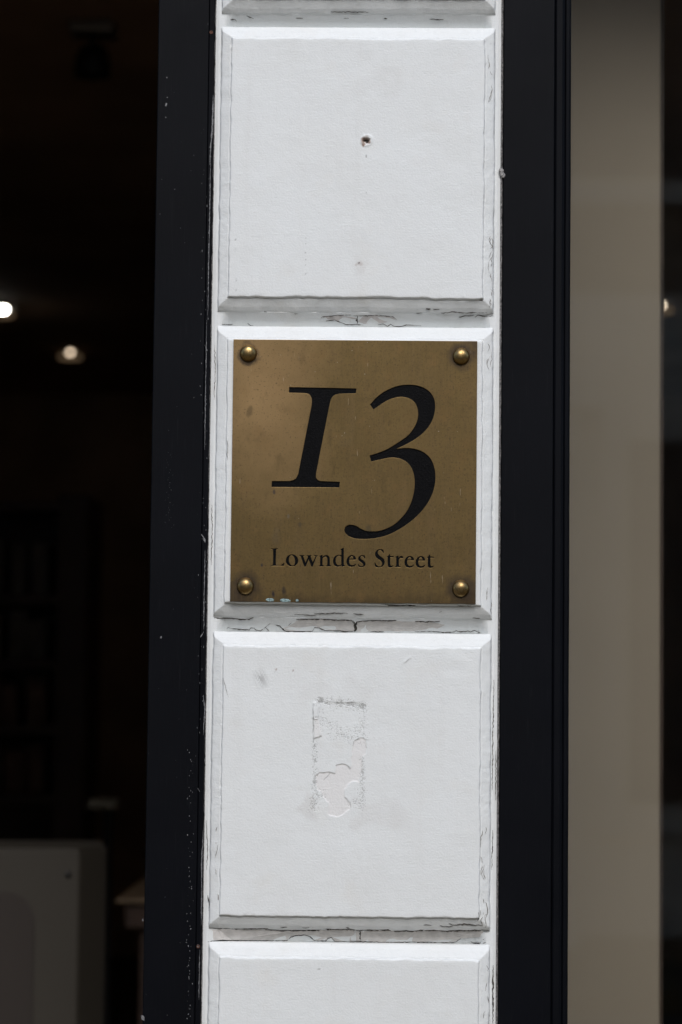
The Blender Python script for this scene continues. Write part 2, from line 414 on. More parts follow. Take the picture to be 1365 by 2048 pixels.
def face_marks(k, X, Z, dep, att):
    g, r, pk = att['grime_shade'], att['rust'], att['pink']
    def spot(px, py, rad, target, amt, sx=1., sz=1., wob=.5, seed=5):
        x, z = fp(px, py)
        d = np.hypot((X - x) / sx, (Z - z) / sz) + vnoise(X, Z, rad * .8, seed) * rad * wob
        v = np.clip((rad - d) / (rad * .5), 0, 1) * amt
        np.maximum(target, v, out=target); return d
    if k == 1:
        d = spot(733, 281, .0027, g, 1.0); spot(733, 281, .0048, r, .75, seed=8); spot(727, 289, .0022, r, .8)
        spot(733, 286, .0055, pk, .9, seed=3)
        dep += np.clip((.0036 - d) / .0015, 0, 1) * .004
        dep -= np.exp(-((d - .0052) / .0012) ** 2) * .0006
        spot(718, 527, .0035, r, .30, 1.2, .8); spot(718, 526, .0011, g, .8)
        spot(720, 532, .009, r, .07); spot(733, 312, .0008, g, .6, 1, 3); spot(733, 385, .0006, g, .5)
        for q in (476, 488, 505, 519, 530, 548): spot(612, q, .0006, g, .4, .9, 1.8)
        spot(612, 505, .0012, g, .6, 1, .7)
        for q in (480, 500, 530, 560, 580): spot(472, q, .0005, g, .5, 1, 4)
        spot(760, 150, .02, r, .03, 1.3, 1, .9); spot(720, 120, .015, r, .02, 1, 1, .9)
        spot(552, 395, .0006, g, .3); spot(838, 326, .012, pk, .2, 1.4, 1)
    if k == 3:
        # scuff, ticks
        x, z = fp(521, 1357)
        u = (X - x) * .55 + (Z - z) * .83; v = -(X - x) * .83 + (Z - z) * .55
        u, v = (X - x) * .5 - (Z - z) * .86, (X - x) * .86 + (Z - z) * .5
        m = np.clip(1 - np.abs(u) / .011, 0, 1) * np.clip(1 - np.abs(v + .1 * u) / .0075, 0, 1)
        g[:] = np.maximum(g, m ** .7 * .55 * np.clip(.45 + vnoise(v * 1.0, u * .12, .0012, 77), 0, 1))
        spot(552, 1339, .0010, r, 1.0, .7, 2.2, .2); spot(551, 1343, .0007, g, .6, .7, 2)
        spot(587, 1341, .0006, r, .7, .7, 2)
        fl = [fp(808, 1325), fp(812, 1323), fp(820, 1315)]
        d = seg_dist(X, Z, fl); dep -= np.clip((.0011 - d) / .0007, 0, 1) * .0005
        d = seg_dist(X, Z, [fp(809, 1326), fp(821, 1317)]); g[:] = np.maximum(g, np.clip((.0006 - d) / .0005, 0, 1) * .5)
        for q, a, s in (((930, 1308), .0006, .010), ((918, 1322), -.0005, .009), ((912, 1335), .0005, .007)):
            x, z = fp(*q); dep += np.exp(-((X - x) ** 2 / (s * 1.6) ** 2 + (Z - z) ** 2 / s ** 2)) * a
        # ghost of a removed bell push: sunken rectangle, torn paint
        rect = [zp(385, 262), zp(425, 238), zp(935, 262), zp(962, 300), zp(958, 1440), zp(390, 1440)]
        wx = X + vnoise(X, Z, .006, 4) * .0007; wz = Z + vnoise(X, Z, .006, 9) * .0007
        ir = in_poly(wx, wz, rect)
        dr = seg_dist(wx, wz, rect + rect[:1])
        fade = np.clip((zp(0, 700)[1] - Z) / -.02, 0, 1) * .8 + .2
        dep += np.where(ir, np.clip(dr / .001, 0, 1), 0) * .00035 * fade
        torn = [zp(*q) for q in ((415, 1080), (450, 1050), (560, 1045), (635, 1062), (640, 980), (700, 950), (750, 970), (805, 1005), (815, 900), (830, 750),
                (860, 685), (920, 655), (985, 680), (985, 770), (975, 840), (940, 880), (935, 1000), (905, 1165), (830, 1150), (770, 1195), (745, 1250), (745, 1330), (790, 1390),
                (805, 1440), (800, 1475), (720, 1530), (650, 1565), (600, 1555), (550, 1520), (560, 1420), (550, 1390), (495, 1320), (470, 1275), (425, 1250), (408, 1180))]
        wx = X + vnoise(X, Z, .0035, 14) * .0009; wz = Z + vnoise(X, Z, .0035, 19) * .0009
        it = in_poly(wx, wz, torn); dt = seg_dist(wx, wz, torn + torn[:1])
        dep += np.where(it, np.clip(dt / .0008, 0, 1), 0) * .0005
        pk[:] = np.maximum(pk, np.where(it, .9, 0))
        raised = [zp(385, 430), zp(440, 430), zp(478, 632), zp(440, 655), zp(385, 672)]
        ia = in_poly(X, Z, raised); da = seg_dist(X, Z, raised + raised[:1])
        dep -= np.where(ia, np.clip(da / .0008, 0, 1), 0) * .0009; pk[:] = np.maximum(pk, np.where(ia, .7, 0))
        d = seg_dist(X, Z, [zp(412, 280), zp(408, 410)]); d = d + vnoise(X, Z, .004, 81) * .0010; dep -= np.clip(1 - (d / .0040) ** 2, 0, 1) * .0014
        for pl, w, amt in (([(385, 262), (384, 700)], .0006, .8), ([(388, 672), (440, 656), (480, 634)], .0006, .75), ([(860, 688), (920, 656), (1012, 682)], .00055, .7),
                      ([(640, 982), (700, 952), (750, 972), (805, 1005)], .0006, .65), ([(412, 1082), (450, 1052), (560, 1046), (635, 1062)], .0006, .65), ([(500, 1135), (575, 1056)], .0005, .7),
                      ([(745, 1332), (790, 1390), (805, 1440)], .0005, .5), ([(385, 300), (400, 262), (440, 255)], .0006, .8), ([(410, 425), (435, 420)], .0007, .6),
                      ([(310, 1440), (345, 1500), (385, 1535)], .0005, .35), ([(830, 750), (850, 700)], .0004, .5), ([(960, 715), (985, 770)], .0004, .5)):
            d = seg_dist(wx, wz, [zp(*q) for q in pl]); g[:] = np.maximum(g, np.clip((w * 1.25 - d) / w, 0, 1) * amt * .8 * np.clip(.75 + .6 * vnoise(X, Z, .003, 41), .2, 1))  # shade at the torn paint edges, put into the colour as dark lines
        # gritty residue of old adhesive along the edge of the rectangle
        rs = np.random.RandomState(3)
        grit = rs.rand(*X.shape)
        dens = np.zeros(X.shape)
        for pl, w, a in (([(450, 245), (560, 240), (700, 262)], .0055, .75), ([(700, 268), (850, 290), (940, 300)], .006, .55), ([(945, 300), (945, 600)], .0055, .38),
                      ([(395, 720), (400, 1440)], .0035, .42), ([(400, 1250), (395, 1440)], .006, .5), ([(940, 900), (942, 1440)], .0038, .42), ([(940, 1250), (930, 1440)], .005, .4),
                      ([(470, 470), (560, 520), (640, 600), (760, 630), (900, 640)], .010, .24), ([(900, 560), (950, 600)], .007, .35), ([(850, 1420), (900, 1400)], .007, .3), ([(440, 1290), (480, 1300)], .006, .3),
                      ([(500, 330), (600, 310)], .01, .12)):
            d = seg_dist(X, Z, [zp(*q) for q in pl]); dens = np.maximum(dens, np.clip(1 - d / w, 0, 1) ** .8 * a)
        dens = dens * np.clip(.9 + .6 * fbm(X, Z, .006, 61, 3), .3, 1.4)
        hit = grit < dens * .62
        smear = np.clip((dens * 1.1 + .35 * fbm(X, Z, .0016, 66, 3) - .52) / .12, 0, 1)
        g[:] = np.maximum(g, smear * .35); dep += smear * .0003
        g[:] = np.maximum(g, np.where(hit, 0.22 + .45 * rs.rand(*X.shape), 0)); dep += np.where(hit, .0003, 0)
        spot(620, 1620, .012, r, .10, 1, 1, .9); spot(650, 1382, .02, r, .05, 2, .6, .9); spot(750, 1630, .018, r, .07, 1.2, .8, .9)
    if k == 4:
        spot(638, 1938, .0012, g, .5, 1.4, .6)

def lines(segs):
    out = []
    for a, b, st in segs:
        n = max(1, int(round((b - a) / st))); out += list(a + (b - a) * np.arange(n) / n)
    return np.array(out + [segs[-1][1]])

def depth_at(x, z, zt, zb, X=None):
    dx = np.minimum(x - (XL - WX), (XR + WX) - x) + vnoise(x, z, .012, 31) * .0006 + vnoise(x, z, .004, 35) * .0003 + vnoise(x, z, .1, 32) * .0004
    dz = np.minimum(z - (zb - WZ), (zt + WZ) - z) + vnoise(x, z, .012, 33) * .0006 + vnoise(x, z, .004, 36) * .0003 + vnoise(x, z, .1, 34) * .0005
    pz_ = np.interp(np.clip(dz / WZ, 0, 2), [0, .03, .10, .35, .62, .84, .90, .945, .985, 1.03, 1.2], [P, .0108, .0097, .0070, .0049, .0032, .0031, .0029, .0006, .00012, 0.0])
    px_ = np.interp(np.clip(dx / WX, 0, 2), [0, .04, .12, .40, .70, .84, .90, .945, .985, 1.03, 1.2], [P, .0088, .0070, .0054, .0040, .0032, .0033, .0030, .0006, .00012, 0.0])
    return np.maximum(px_, pz_)

def make_block(k, zt, zb, coarse=False):
    x0, x1, z0, z1 = XL - WX, XR + WX, zb - WZ, zt + WZ
    s, f = (.003, .02) if coarse else (.0006, .0013)
    if k == 3:
        a, b = zp(340, 1600), zp(1040, 200)
        xs = lines([(x0, XL + .001, s), (XL + .001, a[0], f), (a[0], b[0], .00055), (b[0], XR - .001, f), (XR - .001, x1, s)])
        zs = lines([(z0, zb + .001, s), (zb + .001, a[1], f), (a[1], b[1], .00055), (b[1], zt - .001, f), (zt - .001, z1, s)])
    elif k == 1:
        a, b = fp(600, 565), fp(748, 265)
        xs = lines([(x0, XL + .001, s), (XL + .001, a[0], f), (a[0], b[0], .0007), (b[0], XR - .001, f), (XR - .001, x1, s)])
        zs = lines([(z0, zb + .001, s), (zb + .001, a[1], f), (a[1], b[1], .0007), (b[1], zt - .001, f), (zt - .001, z1, s)])
    else:
        xs = lines([(x0, XL + .001, s), (XL + .001, XR - .001, f), (XR - .001, x1, s)])
        zs = lines([(z0, zb + .001, s), (zb + .001, zt - .001, f), (zt - .001, z1, s)])
    X, Z = np.meshgrid(xs, zs)
    dep = depth_at(X, Z, zt, zb)
    dep = dep + fbm(X, Z, .05, 50 + k, 3) * .00022 + fbm(X, Z, .007, 70 + k, 2) * .00005
    att = {a: np.zeros(X.shape) for a in ('grime_shade', 'rust', 'pink')}
    if not coarse:
        face_marks(k, X, Z, dep, att)
        # dark hairline along the inner edge of the moulding, broken up
        dx = np.minimum(X - XL, XR - X); dz = np.minimum(Z - zb, zt - Z)
        e = np.minimum(dx, dz)
        w = np.clip(.35 + vnoise(X, Z, .02, 90 + k) + .5 * vnoise(X, Z, .004, 95 + k), 0, 1)
        att['grime_shade'] = np.maximum(att['grime_shade'], np.clip(1 - np.abs(e + .0009) / .0007, 0, 1) * w * .18)
        eo = np.minimum(X - (XL - WX), (XR + WX) - X)
        w = np.clip(.25 + 1.1 * vnoise(X * 3, Z, .035, 140 + k) + .5 * vnoise(X, Z, .004, 145 + k), 0, 1)
        att['grime_shade'] = np.maximum(att['grime_shade'], np.clip(1 - np.abs(eo - .0010) / .0014, 0, 1) * w * .28)
        # chipped arrises: small bites out of the moulding's edges
        b = np.clip(vnoise(X, Z, .0045, 120 + k) - .62, 0, 1) * np.clip(1 - np.abs(e + .0006) / .002, 0, 1)
        dep = dep + b * .002
    # side skirt, sunk 3 mm into the shaft so no faces coincide
    n, m = X.shape
    co = np.stack([X, dep, Z], -1).reshape(-1, 3)
    idx = np.arange(n * m).reshape(n, m)
    quads = np.stack([idx[:-1, :-1], idx[:-1, 1:], idx[1:, 1:], idx[1:, :-1]], -1).reshape(-1, 4)
    ring = np.concatenate([idx[0, :], idx[1:, -1], idx[-1, -2::-1], idx[-2:0:-1, 0]])
    sk = co[ring].copy(); sk[:, 1] = P + .0165
    base = len(co); r2 = np.roll(np.arange(len(ring)), -1)
    q2 = np.stack([ring, base + np.arange(len(ring)), base + r2, ring[r2]], -1)
    co = np.concatenate([co, sk]); quads = np.concatenate([quads, q2])
    me = bpy.data.meshes.new('block')
    me.vertices.add(len(co)); me.vertices.foreach_set('co', co.ravel())
    me.loops.add(quads.size); me.loops.foreach_set('vertex_index', quads.ravel().astype(np.int32))
    me.polygons.add(len(quads)); me.polygons.foreach_set('loop_start', (np.arange(len(quads)) * 4).astype(np.int32))
    me.update(calc_edges=True); me.validate()
    sm = np.ones(len(quads), bool); sm[-len(q2):] = False
    me.polygons.foreach_set('use_smooth', sm)
    for a, v in att.items():
        A = me.attributes.new(a, 'FLOAT', 'POINT')
        A.data.foreach_set('value', np.concatenate([v.ravel(), np.zeros(len(sk))]).astype(np.float32))
    return me

ZTS = {2: (1.8462, 1.5799)}
for k in (1, 0, -1): ZTS[k] = (1.8462 + PITCH * (2 - k), 1.5799 + PITCH * (2 - k) + (.0008 if k == 1 else 0))
for k in (3, 4, 5): ZTS[k] = (1.8462 - PITCH * (k - 2) - (.0009 if k == 3 else .0012), 1.5799 - PITCH * (k - 2) - .0016)
BL = {}
BLAB = {1: 'block with a rusty screw hole above the brass plaque', 2: 'block carrying the brass plaque', 3: 'block with the peeled rectangle of a removed bell push', 4: 'lowest block, cut by the bottom of the photo', 0: 'topmost block, only its lower moulding in view'}
for k in (-1, 0, 1, 2, 3, 4, 5):
    zt, zb = ZTS[k]
    o = link('stone_block', make_block(k, zt, zb, k in (-1, 5)), PM, pil)
    BL[k] = o
    if k in BLAB: o['label'] = BLAB[k]

# shaft behind the blocks: each joint slopes inwards to the top of the stone below
def joint_y(x, z):
    out = np.zeros(np.shape(x))
    for k, (zt, zb) in ZTS.items():
        hi = zb - WZ; lo = hi - .0152
        t = np.clip((hi - z) / (hi - lo), 0, 1)
        t = np.where(z < lo - .006, 0, t)
        e = np.minimum(x - (XL - WX * .8), (XR + WX * .8) - x)
        e = np.clip(e / .011, 0, 1); e = e * e * (3 - 2 * e)
        out = out + t * e * .0135
    return out
def shaft_mesh():
    xs = np.linspace(SX0, SX1, 90); zs = np.arange(1.0, 2.52, .004)
    for zt, zb in ZTS.values(): zs = np.concatenate([zs, np.arange(zb - WZ - .024, zb - WZ + .004, .0012)])
    zs = np.sort(np.concatenate([[0.0], zs[(zs > .95) & (zs < 2.55)], [3.1]]))
    zs = zs[np.concatenate([[True], np.diff(zs) > .0004])]
    X, Z = np.meshgrid(xs, zs)
    Y = Y0 + fbm(X, Z, .03, 5, 3) * .0003 + joint_y(X, Z)
    Y[:, 0] += .0012; Y[:, -1] += .0012
    n, m = X.shape; co = np.stack([X, Y, Z], -1).reshape(-1, 3); idx = np.arange(n * m).reshape(n, m)
    quads = np.stack([idx[:-1, :-1], idx[:-1, 1:], idx[1:, 1:], idx[1:, :-1]], -1).reshape(-1, 4).tolist()
    co = co.tolist(); b = len(co)
    for (i, j) in ((0, 0), (0, m - 1), (n - 1, m - 1), (n - 1, 0)):
        co.append((float(X[i, j]), .2, float(Z[i, j])))
    quads += [idx[0, :].tolist() + [b + 1, b], idx[-1, ::-1].tolist() + [b + 3, b + 2],
              idx[:, m - 1].tolist() + [b + 2, b + 1], idx[::-1, 0].tolist() + [b, b + 3], [b, b + 1, b + 2, b + 3]]
    me = bpy.data.meshes.new('shaft'); me.from_pydata(co, [], quads); me.update()
    return me
shaft = link('shaft', shaft_mesh(), PM, pil)

# ---- cracks: thin soot-filled ribbons that lie in the paint
def surf_y(x, z):
    for k, (zt, zb) in ZTS.items():
        if zb - WZ <= z <= zt + WZ and XL - WX <= x <= XR + WX:
            return float(depth_at(np.array([x]), np.array([z]), zt, zb)[0]), k
    return Y0 + float(joint_y(np.array([x]), np.array([z]))[0]), None

def on_surf(px, py):
    y = .006
    for _ in range(12):
        v = at(px, py, y); y2, k = surf_y(v.x, v.z); y = y * .5 + y2 * .5
    v = at(px, py, y)
    return (v.x, y, v.z), k

def ribbon(bm, pts, w, rnd, lift=.00035, jag=.0007):
    P3 = []
    for a, b in zip(pts[:-1], pts[1:]):
        n = max(1, int(math.dist(a, b) / .0018))
        for i in range(n):
            t = i / n; q = [a[j] + (b[j] - a[j]) * t for j in range(3)]
            if i: q[2] += rnd.uniform(-jag, jag) * .6; q[0] += rnd.uniform(-jag, jag) * .6
            P3.append(q)
    P3.append(list(pts[-1])); n = len(P3)
    prev = None
    for i, q in enumerate(P3):
        a = P3[max(0, i - 1)]; b = P3[min(n - 1, i + 1)]
        dx, dz = b[0] - a[0], b[2] - a[2]; L = math.hypot(dx, dz) or 1e-9
        nx, nz = -dz / L, dx / L
        t = i / max(1, n - 1)
        ww = w * .5 * min(1, .25 + 3.5 * min(t, 1 - t)) * rnd.uniform(.5, 1.5)
        cur = [bm.verts.new((q[0] + nx * ww, q[1] + .0012, q[2] + nz * ww)), bm.verts.new((q[0] + nx * ww, q[1] - lift, q[2] + nz * ww)),
               bm.verts.new((q[0] - nx * ww, q[1] - lift, q[2] - nz * ww)), bm.verts.new((q[0] - nx * ww, q[1] + .0012, q[2] - nz * ww))]
        if prev:
            for j in range(4): bm.faces.new((prev[j], prev[(j + 1) % 4], cur[(j + 1) % 4], cur[j]))
        prev = cur

def crack(pix, w=.0009, m='crack', seed=1):
    rnd = random.Random(seed + int(pix[0][0] * 7))
    pts = []; ks = []
    for q in pix:
        p, k = on_surf(*q); pts.append(p); ks.append(k)
    bm = bmesh.new(); ribbon(bm, pts, w, rnd)
    k = max(set(ks), key=ks.count)
    return link('crack', bm_mesh(bm), M[m], BL[k] if k in BL else shaft)

def zc(ox, oy, s):
    return lambda *pts: [(ox + x / s, oy + y / s) for x, y in pts]
a3 = zc(420, 590, 4.55); a4 = zc(700, 590, 4.266); a5 = zc(410, 1190, 4.403); a6 = zc(700, 1190, 4.403); a7 = zc(400, 1820, 4.403); a8 = zc(700, 1820, 4.403); a0 = zc(400, 0, 2.133)
CR = [
    (a3((1345, 185), (1340, 230), (1345, 265)), .0008), (a3((1010, 215), (1025, 198), (1060, 195), (1150, 186), (1240, 182), (1345, 188)), .0006),
    (a3((1060, 238), (1140, 228), (1190, 250), (1240, 268), (1365, 268)), .0009), (a3((342, 258), (370, 278), (400, 282)), .0008), (a3((110, 265), (170, 270), (210, 268)), .0006),
    (a3((495, 152), (520, 155)), .0016), (a3((770, 170), (800, 172)), .0009),
    (a4((68, 180), (62, 215), (66, 248)), .0012), (a4((0, 170), (60, 178), (130, 176), (230, 172), (330, 182), (370, 186), (400, 215)), .0007),
    (a4((240, 255), (285, 246), (320, 268), (350, 250), (380, 268), (440, 268), (480, 256), (550, 260), (610, 264)), .0008), (a4((0, 252), (60, 250), (120, 258)), .0008),
    (a4((650, 118), (690, 120)), .0013), (a4((710, 124), (765, 122)), .0009), (a4((565, 155), (620, 154)), .0006),
    (a4((780, 154), (840, 152), (870, 142), (935, 148), (1000, 154), (1060, 148), (1170, 150)), .0011), (a4((930, 190), (980, 178), (1030, 178), (1060, 172)), .0006),
    (a4((1070, 190), (1090, 172), (1130, 180), (1230, 178)), .0009), (a4((1100, 42), (1140, 52)), .001),
    (a5((80, 200), (170, 203), (240, 204), (320, 214), (390, 214), (428, 200)), .0016), (a5((185, 315), (205, 285), (245, 298), (320, 302), (390, 308), (440, 302), (490, 315), (530, 290), (575, 250)), .0010),
    (a5((395, 305), (405, 290), (440, 292), (445, 308)), .0007), (a5((535, 285), (568, 318)), .0009), (a5((625, 264), (660, 270), (690, 300), (715, 318), (800, 320), (950, 320)), .0014),
    (a5((950, 320), (965, 285), (1010, 290), (1060, 312), (1190, 314), (1235, 322), (1330, 318)), .0012), (a5((805, 214), (900, 212), (1000, 212), (1090, 216), (1160, 220), (1240, 220), (1290, 222), (1318, 256), (1330, 262)), .0014),
    (a5((1340, 240), (1328, 265), (1330, 300), (1326, 320)), .0022), (a5((965, 165), (1060, 166), (1130, 160), (1260, 162)), .0009), (a5((790, 172), (880, 176), (980, 184)), .0007),
    (a5((735, 270), (762, 245)), .0005),
    (a6((0, 222), (25, 225), (48, 255), (60, 238), (100, 230), (180, 224), (300, 224), (410, 224)), .0013), (a6((42, 255), (50, 290), (40, 322)), .0024), (a6((300, 226), (410, 224)), .0015),
    (a6((575, 232), (640, 232), (665, 238), (700, 230), (745, 236), (795, 230)), .0014), (a6((570, 320), (650, 322), (700, 318), (760, 322), (820, 330), (900, 328), (940, 316), (980, 324), (1040, 318), (1065, 326), (1100, 312), (1150, 334)), .0010),
    (a6((180, 324), (300, 322)), .0008), (a6((310, 86), (420, 90), (580, 90)), .0011), (a6((940, 92), (1010, 96), (1070, 94)), .0009), (a6((1080, 202), (1150, 206)), .0008), (a6((30, 165), (120, 172)), .0008), (a6((790, 155), (812, 140)), .0006),
    (a7((80, 158), (150, 164), (240, 162), (340, 166), (440, 164), (600, 166), (610, 172), (720, 180), (840, 180), (960, 178), (1060, 176), (1180, 170), (1365, 174)), .0011),
    (a7((70, 280), (110, 272), (135, 274)), .0007), (a7((170, 272), (195, 264), (240, 274), (260, 264), (330, 276), (345, 264), (380, 270), (560, 270), (770, 268), (800, 238), (850, 224), (920, 218), (970, 232), (1010, 268), (1110, 272), (1130, 248), (1160, 240), (1190, 276), (1365, 280)), .0008),
    (a7((710, 152), (770, 152)), .0006), (a7((900, 156), (1000, 154)), .0005), (a7((1285, 155), (1320, 162)), .0008), (a7((1090, 165), (1180, 168)), .001),
    (a8((0, 176), (85, 180), (160, 176), (340, 174), (370, 184), (500, 182), (550, 188), (620, 178), (740, 178), (860, 186), (980, 180), (1180, 178), (1225, 180)), .0013),
    (a8((85, 180), (94, 195), (90, 240), (92, 282)), .0013), (a8((0, 284), (200, 280), (330, 286), (520, 282), (700, 282), (850, 286), (930, 282), (980, 252)), .0010), (a8((1065, 275), (1090, 290), (1150, 290), (1185, 255)), .0007), (a8((1170, 292), (1200, 284)), .001),
    (a8((870, 120), (940, 132), (1020, 124), (1090, 132), (1170, 134)), .0010), (a8((650, 132), (720, 134)), .0006), (a8((790, 138), (860, 146), (910, 142)), .0006), (a8((1030, 182), (1130, 178)), .0012), (a8((1125, 95), (1140, 60), (1132, 20)), .0009),
    (a0((130, 85), (150, 82), (158, 92)), .0009), (a0((410, 78), (440, 78)), .0009), (a0((615, 78), (635, 78)), .0009), (a0((785, 78), (800, 80)), .0008), (a0((980, 82), (1040, 84)), .0007), (a0((200, 66), (230, 80)), .0006), (a0((560, 50), (720, 52)), .0004),
    ([(712, 632), (713, 648)], .0009), ([(430, 690), (431, 740), (429, 800)], .0007), ([(424, 1010), (425, 1060), (423, 1130)], .0007), ([(988, 1360), (987, 1420), (986, 1500), (985, 1580)], .0009), ([(986, 1660), (984, 1740)], .0008),
    ([(447, 1355), (452, 1375), (458, 1395)], .00025), ([(416, 1790), (420, 1812), (418, 1822)], .0007), ([(413, 1640), (416, 1700), (414, 1740)], .0006), ([(456, 880), (455, 920)], .0004),
    ([(987, 1930), (986, 1990), (986, 2048)], .0013), ([(993, 1500), (992, 1600)], .0006),
]
for i, (pix, w) in enumerate(CR): crack(pix, w * (.82 if w < .00105 else 1.0), 'crack', i)
# crazing on the weathered right-hand mouldings
def crazing(k, x0, x1, y0, y1, n, seed, L=26):
    rnd = random.Random(seed); bm = bmesh.new()
    for i in range(n):
        x = rnd.uniform(x0, x1); y = rnd.uniform(y0, y1); pts = []
        for j in range(rnd.randint(2, 5)):
            pts.append(on_surf(x, y)[0]); x += rnd.uniform(-4, 4); y += rnd.uniform(3, L / 3); x = min(max(x, x0), x1)
        ribbon(bm, pts, rnd.uniform(.0003, .0006), rnd, .0003)
    o = link('paint_crazing', bm_mesh(bm), M['scar'], BL[k]); o['kind'] = 'stuff'
crazing(1, 977, 987, 470, 618, 16, 3); crazing(3, 962, 977, 1640, 1845, 13, 4, 40); crazing(3, 421, 437, 1560, 1800, 4, 5, 40); crazing(2, 974, 984, 1090, 1230, 4, 6, 50); crazing(2, 974, 986, 665, 720, 4, 8)
crazing(4, 968, 982, 1920, 2040, 6, 9, 40); crazing(1, 972, 985, 70, 200, 6, 10, 40)

# bare, paintless areas in the joints and lifted flakes of paint along them
def slab(name, pix, h, m, seed=1):
    rnd = random.Random(seed); pts = [on_surf(*q)[0] for q in pix]; out = []
    for i in range(len(pts)):
        a, b = pts[i], pts[(i + 1) % len(pts)]; n = max(1, int(math.dist(a, b) / .003))
        for k in range(n):
            t = k / n; out.append([a[j] + (b[j] - a[j]) * t + (rnd.uniform(-.0004, .0004) if j != 1 and k else 0) for j in range(3)])
    bm = bmesh.new(); zmid = sum(p[2] for p in out) / len(out)
    f = [bm.verts.new((x, y - h * (1.0 if z < zmid else rnd.uniform(1.0, 1.9)), z)) for x, y, z in out]; b = [bm.verts.new((x, y + .0015, z)) for x, y, z in out]
    bm.faces.new(f)
    for i in range(len(f)): bm.faces.new((f[i], f[(i + 1) % len(f)], b[(i + 1) % len(f)], b[i]))
    return link(name, bm_mesh(bm), m, shaft)
BARE = simple('bare_grey_render', (.60, .565, .545), .9, .12, 160, bump=.5, bscale=500)
BARE2 = simple('sooty_render', (.63, .605, .58), .9, .12, 120, bump=.5, bscale=500)
for i, pl in enumerate([a3((1025, 200), (1150, 188), (1240, 184), (1341, 190), (1337, 264), (1240, 266), (1190, 248), (1140, 227), (1060, 236)), a4((4, 172), (62, 181), (58, 246), (4, 246)),
                        a4((72, 182), (230, 174), (330, 184), (370, 190), (395, 214), (300, 236), (70, 246))]): slab('bare_patch', pl, .0001, BARE, i)
for i, pl in enumerate([a5((830, 217), (1000, 215), (1160, 223), (1285, 223), (1314, 258), (1322, 314), (1235, 318), (1190, 310), (1060, 306), (1010, 286), (965, 281), (945, 316), (715, 314), (690, 292), (760, 262)),
                        a6((64, 242), (100, 233), (300, 228), (410, 228), (600, 236), (720, 238), (840, 262), (760, 300), (650, 318), (300, 318), (58, 320)),
                        a7((90, 172), (340, 170), (600, 172), (720, 184), (960, 182), (1180, 176), (1365, 178), (1365, 276), (1190, 272), (1160, 236), (1130, 244), (1108, 268), (1014, 264), (970, 228), (920, 214), (850, 220), (798, 234), (766, 264), (380, 266), (120, 264)),
                        a8((2, 182), (84, 184), (90, 280), (2, 280)), a8((97, 186), (340, 180), (500, 188), (740, 184), (980, 186), (1180, 184), (1150, 240), (980, 250), (925, 278), (700, 278), (330, 280), (97, 276))]): slab('bare_patch', pl, .0001, BARE2, 10 + i)
for i, pl in enumerate([a5((187, 318), (206, 288), (245, 300), (238, 319)), a5((395, 310), (406, 294), (438, 295), (443, 311)), a5((492, 320), (535, 289), (566, 321)), a5((632, 319), (640, 279), (664, 283), (700, 320)),
                        a5((956, 323), (968, 291), (1010, 294), (1058, 317)), a6((880, 333), (900, 325), (940, 318), (974, 331)), a6((1000, 333), (1040, 320), (1064, 330)), a6((1076, 335), (1100, 315), (1144, 337)),
                        a7((778, 274), (806, 243), (850, 229), (920, 223), (964, 237), (1004, 272)), a7((1113, 275), (1133, 252), (1160, 245), (1185, 277)), a4((246, 263), (285, 250), (317, 271)), a4((326, 271), (350, 254), (377, 271)),
                        a7((200, 276), (240, 276), (262, 267), (322, 278)), a8((985, 284), (1000, 262), (1060, 284))]): slab('paint_flake', pl, .0006, PM, 30 + i)

# ragged paint and sealant joint between the stone and the black frames
FL0, FL1 = at(308, 620, .009).x, SX0 - .0012
FR0 = SX1 + .0024
link('sealant_bead', strip_mesh([(SX1 + .0003, .0125), (SX1 + .0012, .0100), (SX1 + .0022, .0125), (SX1 + .0022, .06), (SX1 + .0003, .06)], 0, 3.1, 700, .00030, 5), M['sealant'], pil)
link('sealant_bead', strip_mesh([(SX0 - .0010, .0125), (SX0 - .0006, .0110), (SX0 - .0001, .0125), (SX0 - .0001, .06), (SX0 - .0010, .06)], 0, 3.1, 700, .00035, 6), M['sealant'], pil)

# ------------------------------------------------------------------ black frames
yf = .0095
lf = thing('door_frame', 'matt black timber door post left of the white pilaster, chipped along its edge', 'door frame', ((FL0 + FL1) / 2, .05, 0))
def jpro(pts): return pts
e = FL1
link('post', strip_mesh([(FL0, .06), (FL0, yf + .001), (FL0 + .001, yf), (e - .0062, yf), (e - .0056, yf + .0016), (e - .0050, yf + .0002), (e - .0008, yf - .0002), (e, yf + .001), (e, .06)], 0, 3.1, 60, .00012, 3), M['black'], lf)
link('post_return', box_mesh(FL0 + .004, e - .004, .0602, .14, 0, 3.1), M['black'], lf)
link('lintel', box_mesh(-1.3, FL0 - .0005, .02, .14, 3.04, 3.10), M['black'], lf)
rfm = thing('window_frame', 'black shop window frame with moulded glazing bead right of the pilaster', 'window frame', (FR0 + .03, .05, 0))
xg = at(1107, 1024, .0095).x; xe = at(1139.5, 1024, .016).x
link('stile', strip_mesh([(FR0, .06), (FR0, yf + .001), (FR0 + .0008, yf), (xg - .0012, yf), (xg - .0003, yf + .001), (xg, .06)], 0, 3.1, 60, .0001, 4), M['black'], rfm)
link('glazing_bead', strip_mesh([(xg + .0004, .06), (xg + .0004, .0125), (xg + .002, .0112), (xg + .0075, .0112), (xg + .0100, .0130), (xg + .0108, .0150), (xg + .0118, .0136), (xe - .002, .0140), (xe, .0165), (xe, .06)], .5, 3.1, 60, .0001, 8), M['black'], rfm)
link('pane', box_mesh(xe - .004, 1.69, .034, .038, .5, 3.09), M['glass'], rfm)
link('stall_riser', box_mesh(xg + .0006, 1.70, .02, .12, 0, .498), M['black'], rfm)
link('head_rail', box_mesh(xe + .001, 1.70, .012, .033, 2.78, 3.10), M['black'], rfm)
